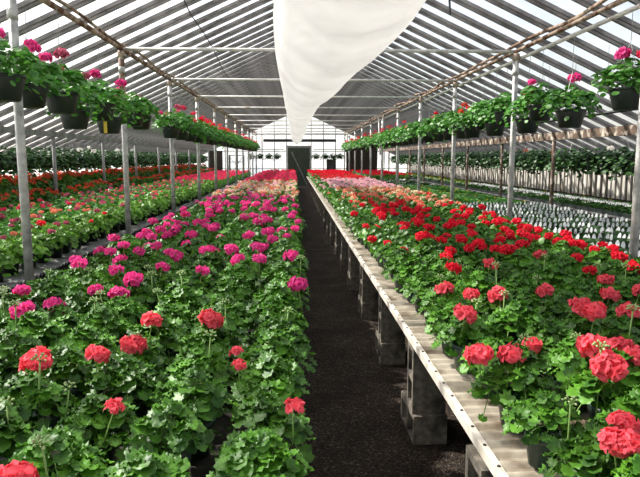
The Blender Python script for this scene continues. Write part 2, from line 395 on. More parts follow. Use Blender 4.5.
def red_rest(mb):
    rng = random.Random(5)
    for x, y, kind, bl in rest: far_plant(mb, rng, x, y, ZB, [1]*3, 20)
    y = 25.5
    while y < 34:
        for k in range(6): far_plant(mb, rng, 3.25+.3*k, y, ZB, [1]*2, 16)
        y += .36
stuff('massed_red_geraniums', [M['leaf'], M['red']], red_rest, 'mass of red geraniums at the far end of the right benches', 'plants')

# ------------------------------------------------------------------ side bench on the left: small pots in front, orange red geraniums behind
BM = {}
def bed_mesh(i, n, leafm, cols, shoots, per, size, h, heads, headr, pot):
    rng = random.Random(300+i); mb = MB()
    foliage(rng, mb, LEAF[n], shoots, per, .10, .09, h, size, petioles=False, reach=.075)
    for k in range(heads):
        a = rng.uniform(0, 6.28); q = rng.uniform(.02, .15); c = Vector((q*math.cos(a), q*math.sin(a), h+.05-4*q*q+rng.uniform(-.03, .02)))
        head_mesh('', rng.random(), 7, 3, headr, 1, mb=mb, c=c, done=False)
    if pot: mb.lathe([(.001, .002), (.05, 0), (.07, .12), (.064, .12), (.06, .1), (.001, .1)], 10, 2)
    return mb.mesh('bedding plant', [leafm, cols, M['pot']], True)
FOL_LIME = [foliage_mesh('lime foliage', 200+i, 8, 7, 16, .10, .10, .255, .030, [M['lime'], M['stem']], reach=.075, petioles=False) for i in range(4)]
FOL_GREEN = [foliage_mesh('green foliage', 210+i, 8, 7, 16, .10, .10, .26, .030, [M['basket_leaf'], M['stem']], reach=.075, petioles=False) for i in range(3)]
ORANGE = [bed_mesh(20+i, 6, M['leaf'], M['orange'], 6, 11, .046, .27, 4, .034, True) for i in range(4)]
front = []; r = 0
for row in range(7):
    y = 2.6 + (.16 if row % 2 else 0)
    while y < 34:
        x = -2.50 - .265*row + R.uniform(-.02, .02)
        if in_frame((x, y, .85), 330): front.append((y, row, x))
        y += .31
front.sort(); rowk = {}; rest_f = []; i = -1
for y, row, x in front:
    if not in_frame((x, y, .85), 12): rest_f.append((x, y, row)); continue
    i += 1; rowk[row] = k = rowk.get(row, 0) + 1
    if i >= 300: rest_f.append((x, y, row)); continue
    lime = row < 2 or R.random() < .25
    col = R.choice(['rose', 'rose', 'rose', 'crimson', 'salmon'] if row > 0 else ['rose', 'red', 'rose'])
    nb = R.choice([0, 0, 0, 1, 1]) if row < 2 else R.choice([0, 1, 1, 2])
    t = thing('bedding_plant', (x, y, ZB+.0135), f'{"lime" if lime else "green"} leaved bedding plant, left side bench, {nth(row+1)} row from its corrugated edge, {nth(k)} plant back', 'plant',
              'small potted bedding plants on the left side bench', R.uniform(0, 6), R.uniform(1.02, 1.25))
    put('foliage', R.choice(FOL_LIME if lime else FOL_GREEN), parent=t)
    if row < 2 or y < 8: put('pot', POT_LOW, parent=t, sc=.9)
    for _ in range(nb):
        put('flower_head', R.choice(HEADS_MID if y < 9 else HEADS_FAR), (R.uniform(-.1, .1), R.uniform(-.1, .1), R.uniform(.26, .31)), R.uniform(0, 6), R.uniform(.4, .66), t, M[col])
def rest_front(mb):
    rng = random.Random(9)
    for x, y, row in rest_f:
        lime = 5 if row < 2 else 0
        cols = [1, 2] if y < 12.5 else [3, 3, 1] if y < 19 else [4, 4, 4]
        b = len(mb.f); far_plant(mb, rng, x, y, ZB+.03, [rng.choice(cols) for _ in range(0 if row < 2 and y < 16 else 2)], 18, .12, .25, .045, .04)
        if lime and y < 16:
            for q in range(b, len(mb.f)): mb.m[q] = 5
        if row == 0: mb.lathe([(.05, 0), (.068, .12), (.001, .12)], 6, 6, (x, y, ZB+.014))
stuff('massed_bedding_plants', [M['basket_leaf'], M['rose'], M['salmon'], M['lilac'], M['crimson'], M['lime'], M['pot']], rest_front, 'far bedding plants massed along the left side bench', 'plants')
ZB2 = .92
back = []
for row in range(5):
    y = 7.0 + (.16 if row % 2 else 0)
    while y < 34:
        x = -4.52 if row == 0 else -4.90 - .29*(row-1) + R.uniform(-.03, .03)
        if in_frame((x, y, 1.15), 330): back.append((y, row, x)) if row > 0 or abs((y-5.96+1.5) % 3.05-1.5) > .2 else None
        y += .33
back.sort(); rowk = {}; rest_b = []; i = -1
for y, row, x in back:
    if not in_frame((x, y, 1.15), 12): rest_b.append((x, y, row)); continue
    i += 1; rowk[row] = k = rowk.get(row, 0) + 1
    if i >= 300: rest_b.append((x, y, row)); continue
    t = put('orange_geranium', R.choice(ORANGE), (x, y, (.72 if row == 0 else ZB2)+.0135), R.uniform(0, 6), R.uniform(.95, 1.2))
    tag(t, f'orange red geranium, raised back bench under the left eave, {nth(row+1)} row, {nth(k)} plant back', 'plant', 'orange red geraniums on the raised left bench')
def rest_back(mb):
    rng = random.Random(19)
    for x, y, row in rest_b: far_plant(mb, rng, x, y, .72 if row == 0 else ZB2, [1 if y < 19 else rng.choice([1, 2, 2]) for _ in range(2)], 16, .14, .27, .05, .05)
stuff('massed_orange_geraniums', [M['leaf'], M['orange'], M['crimson']], rest_back, 'far orange and pink geraniums massed on the raised left bench', 'plants')

# ------------------------------------------------------------------ benches: corrugated sheets on concrete blocks
def sheet_mesh(x0, x1, ly, mat, pitch=.076, amp=.011, nails=None, th=.006):
    mb = MB(); n = int(ly/pitch*8); ys = np.linspace(0, ly, n+1); z = amp*np.sin(2*PI*ys/pitch)
    v = []
    for y, zz in zip(ys, z): v += [(x0, y, zz), (x1, y, zz), (x0, y, zz-th), (x1, y, zz-th)]
    f = []
    for i in range(n):
        a, b = 4*i, 4*i+4
        f += [(a, a+1, b+1, b), (a+2, b+2, b+3, a+3), (a, b, b+2, a+2), (a+1, a+3, b+3, b+1)]
    mb.add(v, f)
    if nails is not None:
        k = 0
        while (k+.25)*pitch < ly:
            mb.lathe([(.001, .005), (.006, .004), (.008, 0)], 7, 1, (nails, (k+.25)*pitch, amp)); k += 2
    return mb.mesh('corrugated sheet', [mat, M['nail']], False)
def batten_mesh(ly):
    mb = MB().box((-.012, 0, -.030), (.014, ly, .0095)); y = .06
    while y < ly: mb.lathe([(.001, .014), (.006, .0135), (.0075, .0094)], 6, 1, (.002, y, 0)); y += .152
    return mb.mesh('edge batten', [M['batten'], M['nail']])
def bench(label, x0, x1, z, mat, nails=None, y0=-.6, y1=34.3):
    t = thing('plant_bench', ((x0+x1)/2, y0, 0), label, 'bench'); w = (x1-x0)/2; ly = 2.888
    me = sheet_mesh(-w, w, ly, mat, nails=None, amp=.008 if nails else .012)
    k = 0
    while y0 + k*ly < y1 - .5:
        put('corrugated_sheet', me, (0, k*ly, z), parent=t); k += 1
    if nails:
        put('edge_batten', batten_mesh(k*ly), (-w, 0, z), parent=t)
    rail = MB().box((-.03, 0, -.09), (.03, k*ly, -.012)).mesh('rail', [M['darkwood']])
    for rx in ((-w+.32, w-.16) if w > .3 else (0,)): put('rail', rail, (rx, 0, z), parent=t)
    return t
bench('pale corrugated bench carrying coral and red geraniums beside the aisle', .68, 2.72, ZB, M['deck'], nails=-1.0)
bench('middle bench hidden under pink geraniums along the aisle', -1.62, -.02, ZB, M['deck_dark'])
bench('grey corrugated side bench with small black pots behind the posts', -4.41, -2.28, ZB, M['deck_gray'])
bench('raised bench of orange red geraniums along the left wall', -6.12, -4.73, ZB2, M['deck_gray'])
bench('narrow raised shelf of orange red geraniums in front of the left gutter posts', -4.59, -4.44, .72, M['deck_gray'])
bench('side bench carrying white tagged seedling pots behind the right posts', 3.0, 5.02, ZB, M['deck_gray'])
bench('back bench of seedling trays along the right board wall', 5.30, 6.58, ZB+.06, M['deck_gray'])

def block_mesh():
    """hollow two-core block, 0.4 long in Y, cores running along X"""
    mb = MB(); L, Hh, D = .197, .0965, .0965; w = .033
    ys = [-L, -L+w, -.0165, .0165, L-w, L]; zs = [-Hh, -Hh+w, Hh-w, Hh]
    hole = lambda i, j: j == 1 and i in (1, 3)
    V = {}; v = []
    def vi(i, j, s):
        if (i, j, s) not in V: V[(i, j, s)] = len(v); v.append((D*s, ys[i], zs[j]))
        return V[(i, j, s)]
    f = []
    for i in range(5):
        for j in range(3):
            if hole(i, j):
                for (a, b) in (((i, j), (i+1, j)), ((i+1, j), (i+1, j+1)), ((i+1, j+1), (i, j+1)), ((i, j+1), (i, j))):
                    f.append((vi(*a, -1), vi(*a, 1), vi(*b, 1), vi(*b, -1)))
            else:
                f.append((vi(i, j, 1), vi(i+1, j, 1), vi(i+1, j+1, 1), vi(i, j+1, 1))); f.append((vi(i, j, -1), vi(i, j+1, -1), vi(i+1, j+1, -1), vi(i+1, j, -1)))
    for i in range(5):
        for j in (0, 3): f.append((vi(i, j, -1), vi(i+1, j, -1), vi(i+1, j, 1), vi(i, j, 1)))
    for j in range(3):
        for i in (0, 5): f.append((vi(i, j, -1), vi(i, j, 1), vi(i, j+1, 1), vi(i, j+1, -1)))
    mb.add(v, f)
    return mb.mesh('concrete block', [M['block']])
BLK = block_mesh()
def pier(x, y, where, k, h=.58):
    lo = put('concrete_block', BLK, (x, y+.13, .075), R.uniform(-.03, .03))
    tag(lo, f'concrete block lying at the foot of the {nth(k)} pier {where}', 'block', 'concrete blocks under the benches')
    hi = put('concrete_block', BLK, (x, y+.06, .172+.197), rot=(PI/2, 0, R.uniform(-.04, .04)))
    tag(hi, f'concrete block on end atop the {nth(k)} pier {where}', 'block', 'concrete blocks under the benches')
for k in range(25):
    pier((.735 if k == 0 else .78) + R.uniform(-.012, .012), 1.98+1.36*k, 'under the right bench', k+1)
for k in range(12): pier(-.34, 1.6+2.9*k, 'under the left bench', k+1)

# ------------------------------------------------------------------ white tagged seedling pots and seedling trays on the right
def tag_mesh():
    mb = MB(); prof = [(-.010, 0), (-.017, .035), (-.024, .07), (-.020, .105), (-.006, .125)]
    v = []
    for s in (0, 1):
        for w, z in prof:
            y = .012*(z/.12)**2 + s*.002
            v += [(w, y, z), (-w, y, z)]
    f = []
    for i in range(4):
        a = 2*i; f += [(a, a+1, a+3, a+2), (a+10, a+12, a+13, a+11), (a, a+2, a+12, a+10), (a+1, a+11, a+13, a+3)]
    f += [(8, 9, 19, 18)]
    return mb.add(v, f).mesh('plant tag', [M['tag']])
TAG = tag_mesh()
SPROUT = [foliage_mesh('sprout', 400+i, 6, 3, 5, .022, .06, .105, .020, [M['deep'], M['stem']], reach=.025, petioles=False) for i in range(3)]
def cell_pot():
    mb = MB(); a, b, h = .040, .032, .082
    for s, z in ((b, 0), (a, h)): pass
    v = [(-b,-b,0),(b,-b,0),(b,b,0),(-b,b,0),(-a,-a,h),(a,-a,h),(a,a,h),(-a,a,h),(-a+.004,-a+.004,h),(a-.004,-a+.004,h),(a-.004,a-.004,h),(-a+.004,a-.004,h),
         (-a+.005,-a+.005,h-.012),(a-.005,-a+.005,h-.012),(a-.005,a-.005,h-.012),(-a+.005,a-.005,h-.012)]
    f = [(3,2,1,0),(0,1,5,4),(1,2,6,5),(2,3,7,6),(3,0,4,7),(4,5,9,8),(5,6,10,9),(6,7,11,10),(7,4,8,11),(8,9,13,12),(9,10,14,13),(10,11,15,14),(11,8,12,15),(12,13,14,15)]
    return mb.add(v, f).mesh('square pot', [M['pot']])
CELL = cell_pot()
TAG_ROWS = [5.52 + .62*i for i in range(11)]
for k, y in enumerate(TAG_ROWS):
    for row in range(27):
        x = 3.10 + .067*row + R.uniform(-.004, .004)
        if not in_frame((x, y, .75), 8): continue
        t = thing('tagged_seedling_pot', (x, y + R.uniform(-.006, .006), ZB+.0135), f'small square pot with white tag, {nth(row+1)} from the bench edge in the {nth(k+1)} tagged row', 'plant pot',
                  'white tagged seedling pots on the right side bench', 0, .80)
        put('pot', CELL, parent=t)
        put('sprout', R.choice(SPROUT), parent=t, rz=R.uniform(0, 6))
        put('plant_tag', TAG, (R.uniform(-.008, .008), -.01, .055), parent=t, sc=R.uniform(1.05, 1.3), rot=(R.uniform(-.2, .1), R.uniform(-.14, .14), R.uniform(-1.35, -.7)))
def tray_leaf(i, n, size, mats, flecks):
    rng = random.Random(500+i); mb = MB()
    for k in range(n):
        p = Vector((rng.uniform(-.15, .15), rng.uniform(-.25, .25), .06+rng.uniform(0, .06)))
        place_leaf(mb, LEAF[6], p, Vector((rng.uniform(-.7, .7), rng.uniform(-.7, .7), 1)), Vector((rng.uniform(-1, 1), 1, 0)), size*rng.uniform(.7, 1.2))
    for k in range(flecks):
        c = Vector((rng.uniform(-.14, .14), rng.uniform(-.24, .24), .13)); head_mesh('', rng.random(), 3, 4, .028, 1, mb=mb, c=c, done=False)
    return mb.mesh('tray foliage', mats, True)
def tray_mesh():
    mb = MB(); mb.box((-.165, -.265, 0), (.165, .265, .01))
    for a, b in (((-.17, -.27, .0), (-.155, .27, .065)), ((.155, -.27, 0), (.17, .27, .065)), ((-.155, -.27, 0), (.155, -.255, .065)), ((-.155, .255, 0), (.155, .27, .065))): mb.box(a, b)
    for q in (-.05, .05): mb.box((q-.003, -.255, .01), (q+.003, .255, .055))
    return mb.mesh('tray', [M['pot']])
TRAY = tray_mesh()
T_GREEN = [tray_leaf(i, 130, .026, [M['basket_leaf'], M['yellow']], [0, 1, 1][i]) for i in range(3)]
T_LIME = [tray_leaf(10+i, 130, .026, [M['lime'], M['yellow']], 2) for i in range(2)]
T_DEEP = [tray_leaf(20+i, 130, .026, [M['deep'], M['white']], [0, 2][i]) for i in range(2)]
T_WHITE = [tray_leaf(30+i, 90, .026, [M['deep'], M['tag']], 26) for i in range(2)]
def trays(xs, y0, y1, z, pick, where, group, step=.56):
    for row, x in enumerate(xs):
        y = y0; k = 0
        while y < y1:
            if in_frame((x, y, z+.1), 8):
                k += 1; fol, what = pick(x, y, row)
                t = thing('seedling_tray', (x, y, z), f'black tray of {what} seedlings, {where}, {nth(row+1)} row, {nth(k)} back', 'seedling tray', group)
                put('tray', TRAY, parent=t); put('seedling_foliage', R.choice(fol), parent=t, rot=(0, 0, R.choice((0, PI))))
            y += step
trays([3.24+.355*i for i in range(5)], 12.4, 25, ZB+.0135, lambda x, y, r: (T_GREEN, 'green') if y < 20 else (T_DEEP, 'deep green'), 'right side bench beyond white tags', 'seedling trays on the right side bench')
trays([3.24+.355*i for i in range(5)], 5.83, 12.3, ZB+.0135, lambda x, y, r: (T_DEEP[:1], 'dark green'), 'right side bench between tagged rows', 'seedling trays between the white tags', .62)
trays([5.55+.38*i for i in range(3)], 8.6, 34.0, ZB+.0735,
      lambda x, y, r: (T_LIME, 'lime green') if y > 20 and r > 0 else (T_WHITE, 'white flecked') if r == 1 else (T_GREEN, 'green') if r == 2 else (T_DEEP, 'deep green'), 'back bench by board wall', 'seedling trays on the right back bench')

# ------------------------------------------------------------------ the house: floor, walls, roof
XC, YE, Y0 = .27, 36.0, -2.0
ZR, SL, HALF = 4.40, .4545, 4.95
ZE = ZR - SL*HALF                       # 2.15 at the gutter beams
XL, XRR, ZW = -6.17, 6.71, 1.48         # outer side walls and the eaves there
struct(put('floor', MB().box((XL-.05, Y0, -.08), (XRR+.05, YE, 0)).mesh('floor', [M['floor']])))
struct(put('ground', MB().box((-150, -60, -.3), (150, 260, -.1)).mesh('ground', [M['outside']])))
def slab(name, pts, y0, y1, mat, th=.004):
    mb = MB(); v = []
    for y in (y0, y1): v += [(x, y, z) for x, z in pts] + [(x, y, z+th) for x, z in pts]
    n = len(pts); f = []
    for i in range(n-1): f += [(n+i, n+i+1, 3*n+i+1, 3*n+i)]
    return struct(put(name, mb.add(v, f).mesh(name, [mat])))
XGL, XGR = XC-HALF, XC+HALF
slab('ceiling', [(XL, ZW+.06), (XGL, ZE+.06), (XC, ZR+.06), (XGR, ZE+.06), (XRR, ZW+.06)], Y0, YE, M['film'])
def bar_mesh(p0, p1, w=.07, d=.085):
    """glazing bar with a grooved underside, from p0 to p1 (x, z)"""
    (x0, z0), (x1, z1) = p0, p1
    sec = [(-w/2, .05), (w/2, .05), (w/2, .05-d*.55), (w*.28, .05-d*.6), (w*.28, .05-d), (-w*.28, .05-d), (-w*.28, .05-d*.6), (-w/2, .05-d*.55)]
    v = [(x0, a, z0+b) for a, b in sec] + [(x1, a, z1+b) for a, b in sec]
    f = [(i, (i+1) % 8, 8+(i+1) % 8, 8+i) for i in range(8)] + [tuple(range(8))[::-1], tuple(range(8, 16))]
    return MB().add(v, f).mesh('glazing bar', [M['bar']])
BARS = [bar_mesh((XC-.02, ZR), (XGL, ZE)), bar_mesh((XC+.02, ZR), (XGR, ZE)), bar_mesh((XGL, ZE), (XL, ZW)), bar_mesh((XGR, ZE), (XRR, ZW))]
y = Y0+.3
while y < YE:
    for b in BARS: struct(put('rafter_beam', b, (0, y, 0)))
    y += .53
struct(put('ridge_beam', MB().box((XC-.04, Y0, ZR-.12), (XC+.04, YE, ZR+.055)).mesh('ridge', [M['bar']])))
struct(put('gutter_beam', MB().box((XGR-.06, Y0, ZE-.16), (XGR+.06, YE, ZE-.012)).mesh('gutter', [M['beam']])))
struct(put('gutter_beam', MB().box((XGL-.05, Y0, ZE-.10), (XGL+.05, YE, ZE-.012)).mesh('gutter', [M['graybeam']])))
XPL, XPR, ZP = -2.215, 2.93, 3.03
def wavy(x, z, a, seed, n=140):
    r = random.Random(seed); pts = []; ph = r.uniform(0, 6)
    for i in range(n):
        y = Y0 + (YE-.12-Y0)*i/(n-1); pts.append((x + a*math.sin(y*2.1+ph)+r.uniform(-.006, .006), y, z + a*.5*math.cos(y*2.6+ph)))
    return pts
struct(put('purlin_beam', MB().tube([(XPL, Y0, ZP), (XPL, YE, ZP)], .030, 10).mesh('purlin', [M['rusty']], True)))
struct(put('purlin_beam', MB().tube([(XPR, Y0, ZP), (XPR, YE, ZP)], .026, 10).mesh('purlin', [M['rusty']], True)))
tag(put('water_pipe', MB().tube([(XPR+.072, Y0, ZP-.085), (XPR+.072, YE-.12, ZP-.085)], .022, 10).mesh('pipe', [M['white_pipe']], True)), 'straight pale pipe under the purlin along the right post row', 'pipe')
tag(put('twisted_hose', MB().tube(wavy(XPR-.005, ZP+.07, .04, 2), .022, 8).mesh('hose', [M['rusty']], True)), 'wavy rust-stained hose twisting along the right purlin', 'hose')
tag(put('twisted_hose', MB().tube(wavy(XPL+.01, ZP+.062, .022, 3), .018, 8).mesh('hose', [M['rusty']], True)), 'thin rust-stained hose wound along the left purlin', 'hose')
tag(put('water_pipe', MB().tube([(XGR-.8, Y0, ZE+.12), (XGR-.8, YE-.12, ZE+.12)], .022, 8).mesh('pipe', [M['dark']], True)), 'dark pipe running just above the brown gutter beam', 'pipe')
POSTS = [5.06+3.05*i for i in range(-2, 11)]
for i, y in enumerate(POSTS):
    struct(put('tie_beam', MB().tube([(XPL, y+.03, ZP), (XPR, y+.03, ZP)], .022, 8).mesh('tie', [M['white_pipe']], True)))
    for s, x, side in ((-1, XPL, 'left'), (1, XPR, 'right')):
        if i < 1: continue
        t = thing('support_post', (x, y, 0), f'grey pipe post of the inner {side} row, {nth(max(i-1, 1))} from the front' if i > 1 else f'grey pipe post of the inner {side} row beside the camera', 'post', f'inner {side} posts')
        put('pipe', MB().tube([(0, 0, 0), (0, 0, ZP-.03)], .036, 12).mesh('post', [M['galv']], True), parent=t)
        put('clamp', MB().tube([(0, 0, ZP-.12), (0, 0, ZP-.035)], .047, 12).mesh('clamp', [M['rusty']], True), parent=t)
        if (s, i) == (-1, 3): put('rusty_sleeve', MB().tube([(0, 0, 2.1), (0, 0, ZP-.13)], .040, 12).mesh('sleeve', [M['rusty']], True), parent=t)
        put('coupling', MB().tube([(0, 0, 2.72), (0, 0, 2.80)], .042, 12).mesh('coupling', [M['galv']], True), parent=t)
    for x, side, zt in ((XGL+.02, 'left', ZE-.11), (XGR-.02, 'right', ZE-.17)):
        if i < 2: continue
        q = put('gutter_post', MB().tube([(0, 0, 0), (0, 0, zt)], .036, 10).mesh('gutter post', [M['graybeam'] if side == 'left' else M['beam']], True), (x, y+.9, 0))
        tag(q, f'grey post under the {side} gutter beam, {nth(i-1)} from the front', 'post', f'posts under the {side} gutter beam')
# leaning braces either side of one right-hand post
for s, w in ((-1, 'toward the front'), (1, 'toward the far end')):
    y = POSTS[7]
    tag(put('brace_pipe', MB().tube([(XPR-.06, y+.1*s, 1.75), (XPR-.06, y+.55*s, ZP-.05)], .018, 8).mesh('brace', [M['white_pipe']], True)), f'pale pipe brace leaning from a right post {w}', 'pipe')

# side walls
def side_wall():
    mb = MB(); mb.box((XRR-.02, Y0, 0), (XRR, YE, ZW+.05), 1); r = random.Random(4); y = Y0+.05
    while y < YE-.2:
        w = r.uniform(.09, .14); mb.box((XRR-.055, y, .25), (XRR-.022, y+w, 1.44+r.uniform(-.05, .03)), 0); y += w + r.uniform(.06, .12)
    mb.box((XRR-.10, Y0, .72), (XRR-.056, YE, .80), 1)
    return mb.mesh('wall_right', [M['wood'], M['darkwood']])
struct(put('wall_right', side_wall()))
struct(put('wall_left', MB().box((XL, Y0, 0), (XL+.01, YE, ZW+.05)).mesh('wall_left', [M['wallfilm']])))
y = 3.0; STUD = MB().box((0, -.03, 0), (.06, .03, ZW-.02)).mesh('stud', [M['mullion']])
while y < YE: struct(put('stud_column', STUD, (XL+.015, y, 0))); y += .76

# end wall
def gable(name, y, mat, th=.012):
    pts = [(XL, 0), (XRR, 0), (XRR, ZW), (XGR, ZE), (XC, ZR), (XGL, ZE), (XL, ZW)]; n = len(pts)
    v = [(x, y, z) for x, z in pts] + [(x, y+th, z) for x, z in pts]
    f = [tuple(range(n))[::-1], tuple(range(n, 2*n))] + [(i, (i+1) % n, n+(i+1) % n, n+i) for i in range(n)]
    return struct(put(name, MB().add(v, f).mesh(name, [mat])))
gable('wall_back', YE, M['wallfilm'])
def roof_z(x):
    d = abs(x-XC); return ZR-SL*d if d < HALF else ZE-(d-HALF)*(ZE-ZW)/(abs(XRR-XGR))
k = -10
while k <= 10:
    x = XC + .72*k
    if not -.42 < x < .95: struct(put('mullion_trim', MB().box((x-.022, YE-.06, 0), (x+.022, YE-.002, roof_z(x)-.03)).mesh('mullion', [M['mullion']])))
    else: struct(put('mullion_trim', MB().box((x-.022, YE-.06, 2.5), (x+.022, YE-.002, roof_z(x)-.03)).mesh('mullion', [M['mullion']])))
    k += 1
for z, x0, x1 in ((1.0, XL, -.5), (1.0, 1.05, XRR), (2.02, XL, -.5), (2.02, 1.05, XRR), (3.0, -2.6, 3.2), (3.55, -1.4, 2.0)):
    struct(put('rail_trim', MB().box((x0, YE-.075, z-.02), (x1, YE-.062, z+.02)).mesh('rail', [M['mullion']])))
struct(put('header_beam', MB().box((-1.8, YE-.2, 2.56), (2.45, YE-.08, 2.72)).mesh('header', [M['dark']])))
d = struct(put('door_1', MB().box((-.40, YE-.08, 0), (.92, YE-.015, 2.26)).mesh('door', [M['door']])))  # closed leaf standing for the dark open doorway
fr = MB(); fr.box((-.48, YE-.1, 0), (-.41, YE-.005, 2.34)); fr.box((.93, YE-.1, 0), (1.0, YE-.005, 2.34)); fr.box((-.41, YE-.1, 2.27), (.93, YE-.005, 2.34))
put('door_frame', fr.mesh('door frame', [M['mullion']]), parent=d)
put('door_brace', MB().tube([(-.18, YE-.11, 2.0), (.72, YE-.11, .10)], .035, 6).mesh('brace', [M['graybeam']]), parent=d)
put('door_handle', MB().tube([(.80, YE-.13, 1.0), (.80, YE-.13, 1.2)], .014, 6).mesh('handle', [M['dark']]), parent=d)
d = struct(put('door_2', MB().box((3.05, YE-.10, 0), (4.9, YE-.08, 2.3)).mesh('door 2', [M['darkwood']])))
put('door_frame', MB().box((3.93, YE-.13, 0), (4.0, YE-.105, 2.3)).mesh('meeting stile', [M['dark']]), parent=d)
d = struct(put('door_3', MB().box((-5.0, YE-.10, 0), (-4.2, YE-.08, 2.05)).mesh('door 3', [M['darkwood']])))
put('door_handle', MB().tube([(-4.32, YE-.11, 1.0), (-4.32, YE-.11, 1.2)], .014, 6).mesh('handle', [M['dark']]), parent=d)
fan = thing('exhaust_fan', (2.15, YE-.2, 0), 'dark louvred exhaust fan box low on the far wall right of the door', 'fan')
put('housing', MB().box((-.26, 0, .85), (.26, .12, 1.55)).mesh('housing', [M['dark']]), parent=fan)
lv = MB()
for i in range(7): lv.box((-.23, -.03, .89+.09*i), (.23, -.005, .95+.09*i))
put('louvre', lv.mesh('louvre', [M['mullion']]), parent=fan)
rk = thing('metal_rack', (-3.3, YE-.9, 0), 'dark rack with crossed braces against the far wall, left of the door', 'rack')
up = MB()
for sx in (-.4, .4):
    for sy in (-.2, .2): put('upright', MB().box((sx-.025, sy-.025, 0), (sx+.025, sy+.025, 1.8)).mesh('upright', [M['dark']]), parent=rk)
for z in (.6, 1.0, 1.4, 1.78): put('shelf', MB().box((-.42, -.24, z-.02), (.42, .24, z+.02)).mesh('shelf', [M['dark']]), parent=rk)
for a, b in (((-.4, -.26, .6), (.4, -.26, 1.75)), ((.4, -.28, .6), (-.4, -.28, 1.75))): put('brace', MB().tube([a, b], .018, 6).mesh('brace', [M['graybeam']]), parent=rk)
tp = MB(); tp.add([(-2.6, 36.5, -.1), (-1.0, 36.5, -.1), (-1.0, 38.5, -.1), (-2.6, 38.5, -.1), (-2.4, 36.8, 1.6), (-2.35, 38.2, 1.6)], [(0, 1, 4), (1, 2, 5, 4), (2, 3, 5), (3, 0, 4, 5), (0, 3, 2, 1)])
tag(put('tarpaulin', tp.mesh('tarp', [M['tarp']])), 'pale blue tarpaulin heap outside behind the far plastic wall', 'tarpaulin')

# ------------------------------------------------------------------ white air tube hung along the house
def air_tube():
    key = [(-1.6, .30, 2.56, .375), (3.1, .28, 2.555, .375), (4.05, .25, 2.555, .375), (5.4, .21, 2.55, .36), (7.4, .15, 2.54, .315), (9.5, .12, 2.54, .27), (12.9, .10, 2.47, .23), (16.5, .09, 2.36, .20), (18.2, .08, 2.26, .17), (19.1, .08, 2.19, .10), (19.5, .08, 2.16, .03)]
    rr = random.Random(8); seg = 40; v = []; ys = list(np.arange(-1.6, 19.5, .12)) + [19.5]
    K = np.array(key)
    for i, y in enumerate(ys):
        x, z, r = (np.interp(y, K[:, 0], K[:, j]) for j in (1, 2, 3))
        sag = .03*math.cos(2*PI*(y-5.06)/3.05)
        for k in range(seg):
            a = 2*PI*k/seg
            w = 1 + .018*math.sin(3*a+y*.9) + .012*math.sin(7*a-y*1.7) + .008*math.sin(13*a+y*.8) + (.008*math.sin(y*7+3*a)*max(0, -math.sin(a)))
            v.append((x+r*w*math.cos(a), y, z+sag*.4+r*w*math.sin(a)*(1.02 if math.sin(a) < 0 else .98)))
    n = len(ys)
    f = [(i*seg+k, (i+1)*seg+k, (i+1)*seg+(k+1) % seg, i*seg+(k+1) % seg) for i in range(n-1) for k in range(seg)]
    return MB().add(v, f).mesh('tube skin', [M['tube']], True)
t = thing('air_tube', (0, 0, 0), 'long white plastic air tube hanging overhead along the ridge', 'air duct')
put('plastic_skin', air_tube(), parent=t)
for y in POSTS[1:7]: put('hanging_strap', MB().tube([(.2, y+.03, 2.85), (.2, y+.03, ZP-.01)], .006, 5).mesh('strap', [M['white_pipe']]), parent=t)
put('tied_end', MB().tube([(.08, 19.46, 2.16), (.08, 19.7, 2.12)], [.03, .05], 10).mesh('tied end', [M['tube']]), parent=t)

# loose cable on the left roof slope and a short rod hanging on the right
def roof_pt(px, py, drop=.1):
    d = CF + CR*((px-320)/F) + CU*((238.5-py)/F)
    s = -1 if px < 300 else 1
    # H + t dz = ZR - drop - SL*s*(t dx - XC)
    tt = (ZR-drop+SL*s*XC-H)/(d.z+SL*s*d.x); return Vector((0, 0, H)) + d*tt
pts = [roof_pt(*p) for p in ((178, -20), (184, 0), (191, 15), (204, 33), (213, 48), (222, 68), (233, 86))]
tag(put('electric_cable', MB().tube(pts, .009, 5).mesh('cable', [M['dark']])), 'thin black cable drooping under the left roof slope', 'cable')
p = roof_pt(449, -8)
tag(put('hanging_rod', MB().tube([p + Vector((0, 0, .12)), p + Vector((.005, 0, -.05)), p + Vector((.02, 0, -.26))], .014, 6).mesh('rod', [M['dark']])), 'short black rod hanging from the right roof slope', 'rod')

# ------------------------------------------------------------------ hanging baskets
def basket_mesh(rt, rb, h):
    mb = MB(); mb.lathe([(.001, .006), (rb*.92, 0), (rb, .006), (rt*.95, h*.86), (rt*.95, h*.87), (rt, h*.88), (rt, h), (rt*.94, h), (rt*.9, h*.88), (.001, h*.88)], 22)
    return mb.mesh('basket', [M['pot']], True)
BK = basket_mesh(.160, .112, .19)
BF = [foliage_mesh('basket foliage', 600+i, 8, 15, 20, .18, .18, .44, .030, [M['basket_leaf'], M['stem']], reach=.10, petioles=False, droop=.15) for i in range(5)]
BF_FAR = [foliage_mesh('basket foliage far', 610+i, 6, 12, 14, .18, .17, .43, .040, [M['basket_leaf'], M['stem']], reach=.11, petioles=False, droop=.25) for i in range(3)]
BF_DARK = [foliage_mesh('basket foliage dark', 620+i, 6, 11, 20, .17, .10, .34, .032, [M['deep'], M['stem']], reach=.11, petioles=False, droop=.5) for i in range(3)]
def hanger(top):
    mb = MB()
    for k in range(3):
        a = k*2*PI/3+.4; mb.tube([(.16*math.cos(a), .16*math.sin(a), .19), (.015*math.cos(a), .015*math.sin(a), min(.55, top-.06)), (0, 0, min(.58, top-.03))], .0025, 4)
    mb.tube([(0, 0, min(.58, top-.03)), (.012, 0, (min(.58, top-.03)+top)/2), (0, 0, top)], .0032, 4)
    return mb.mesh('wire hanger', [M['wire']])
HG = {}
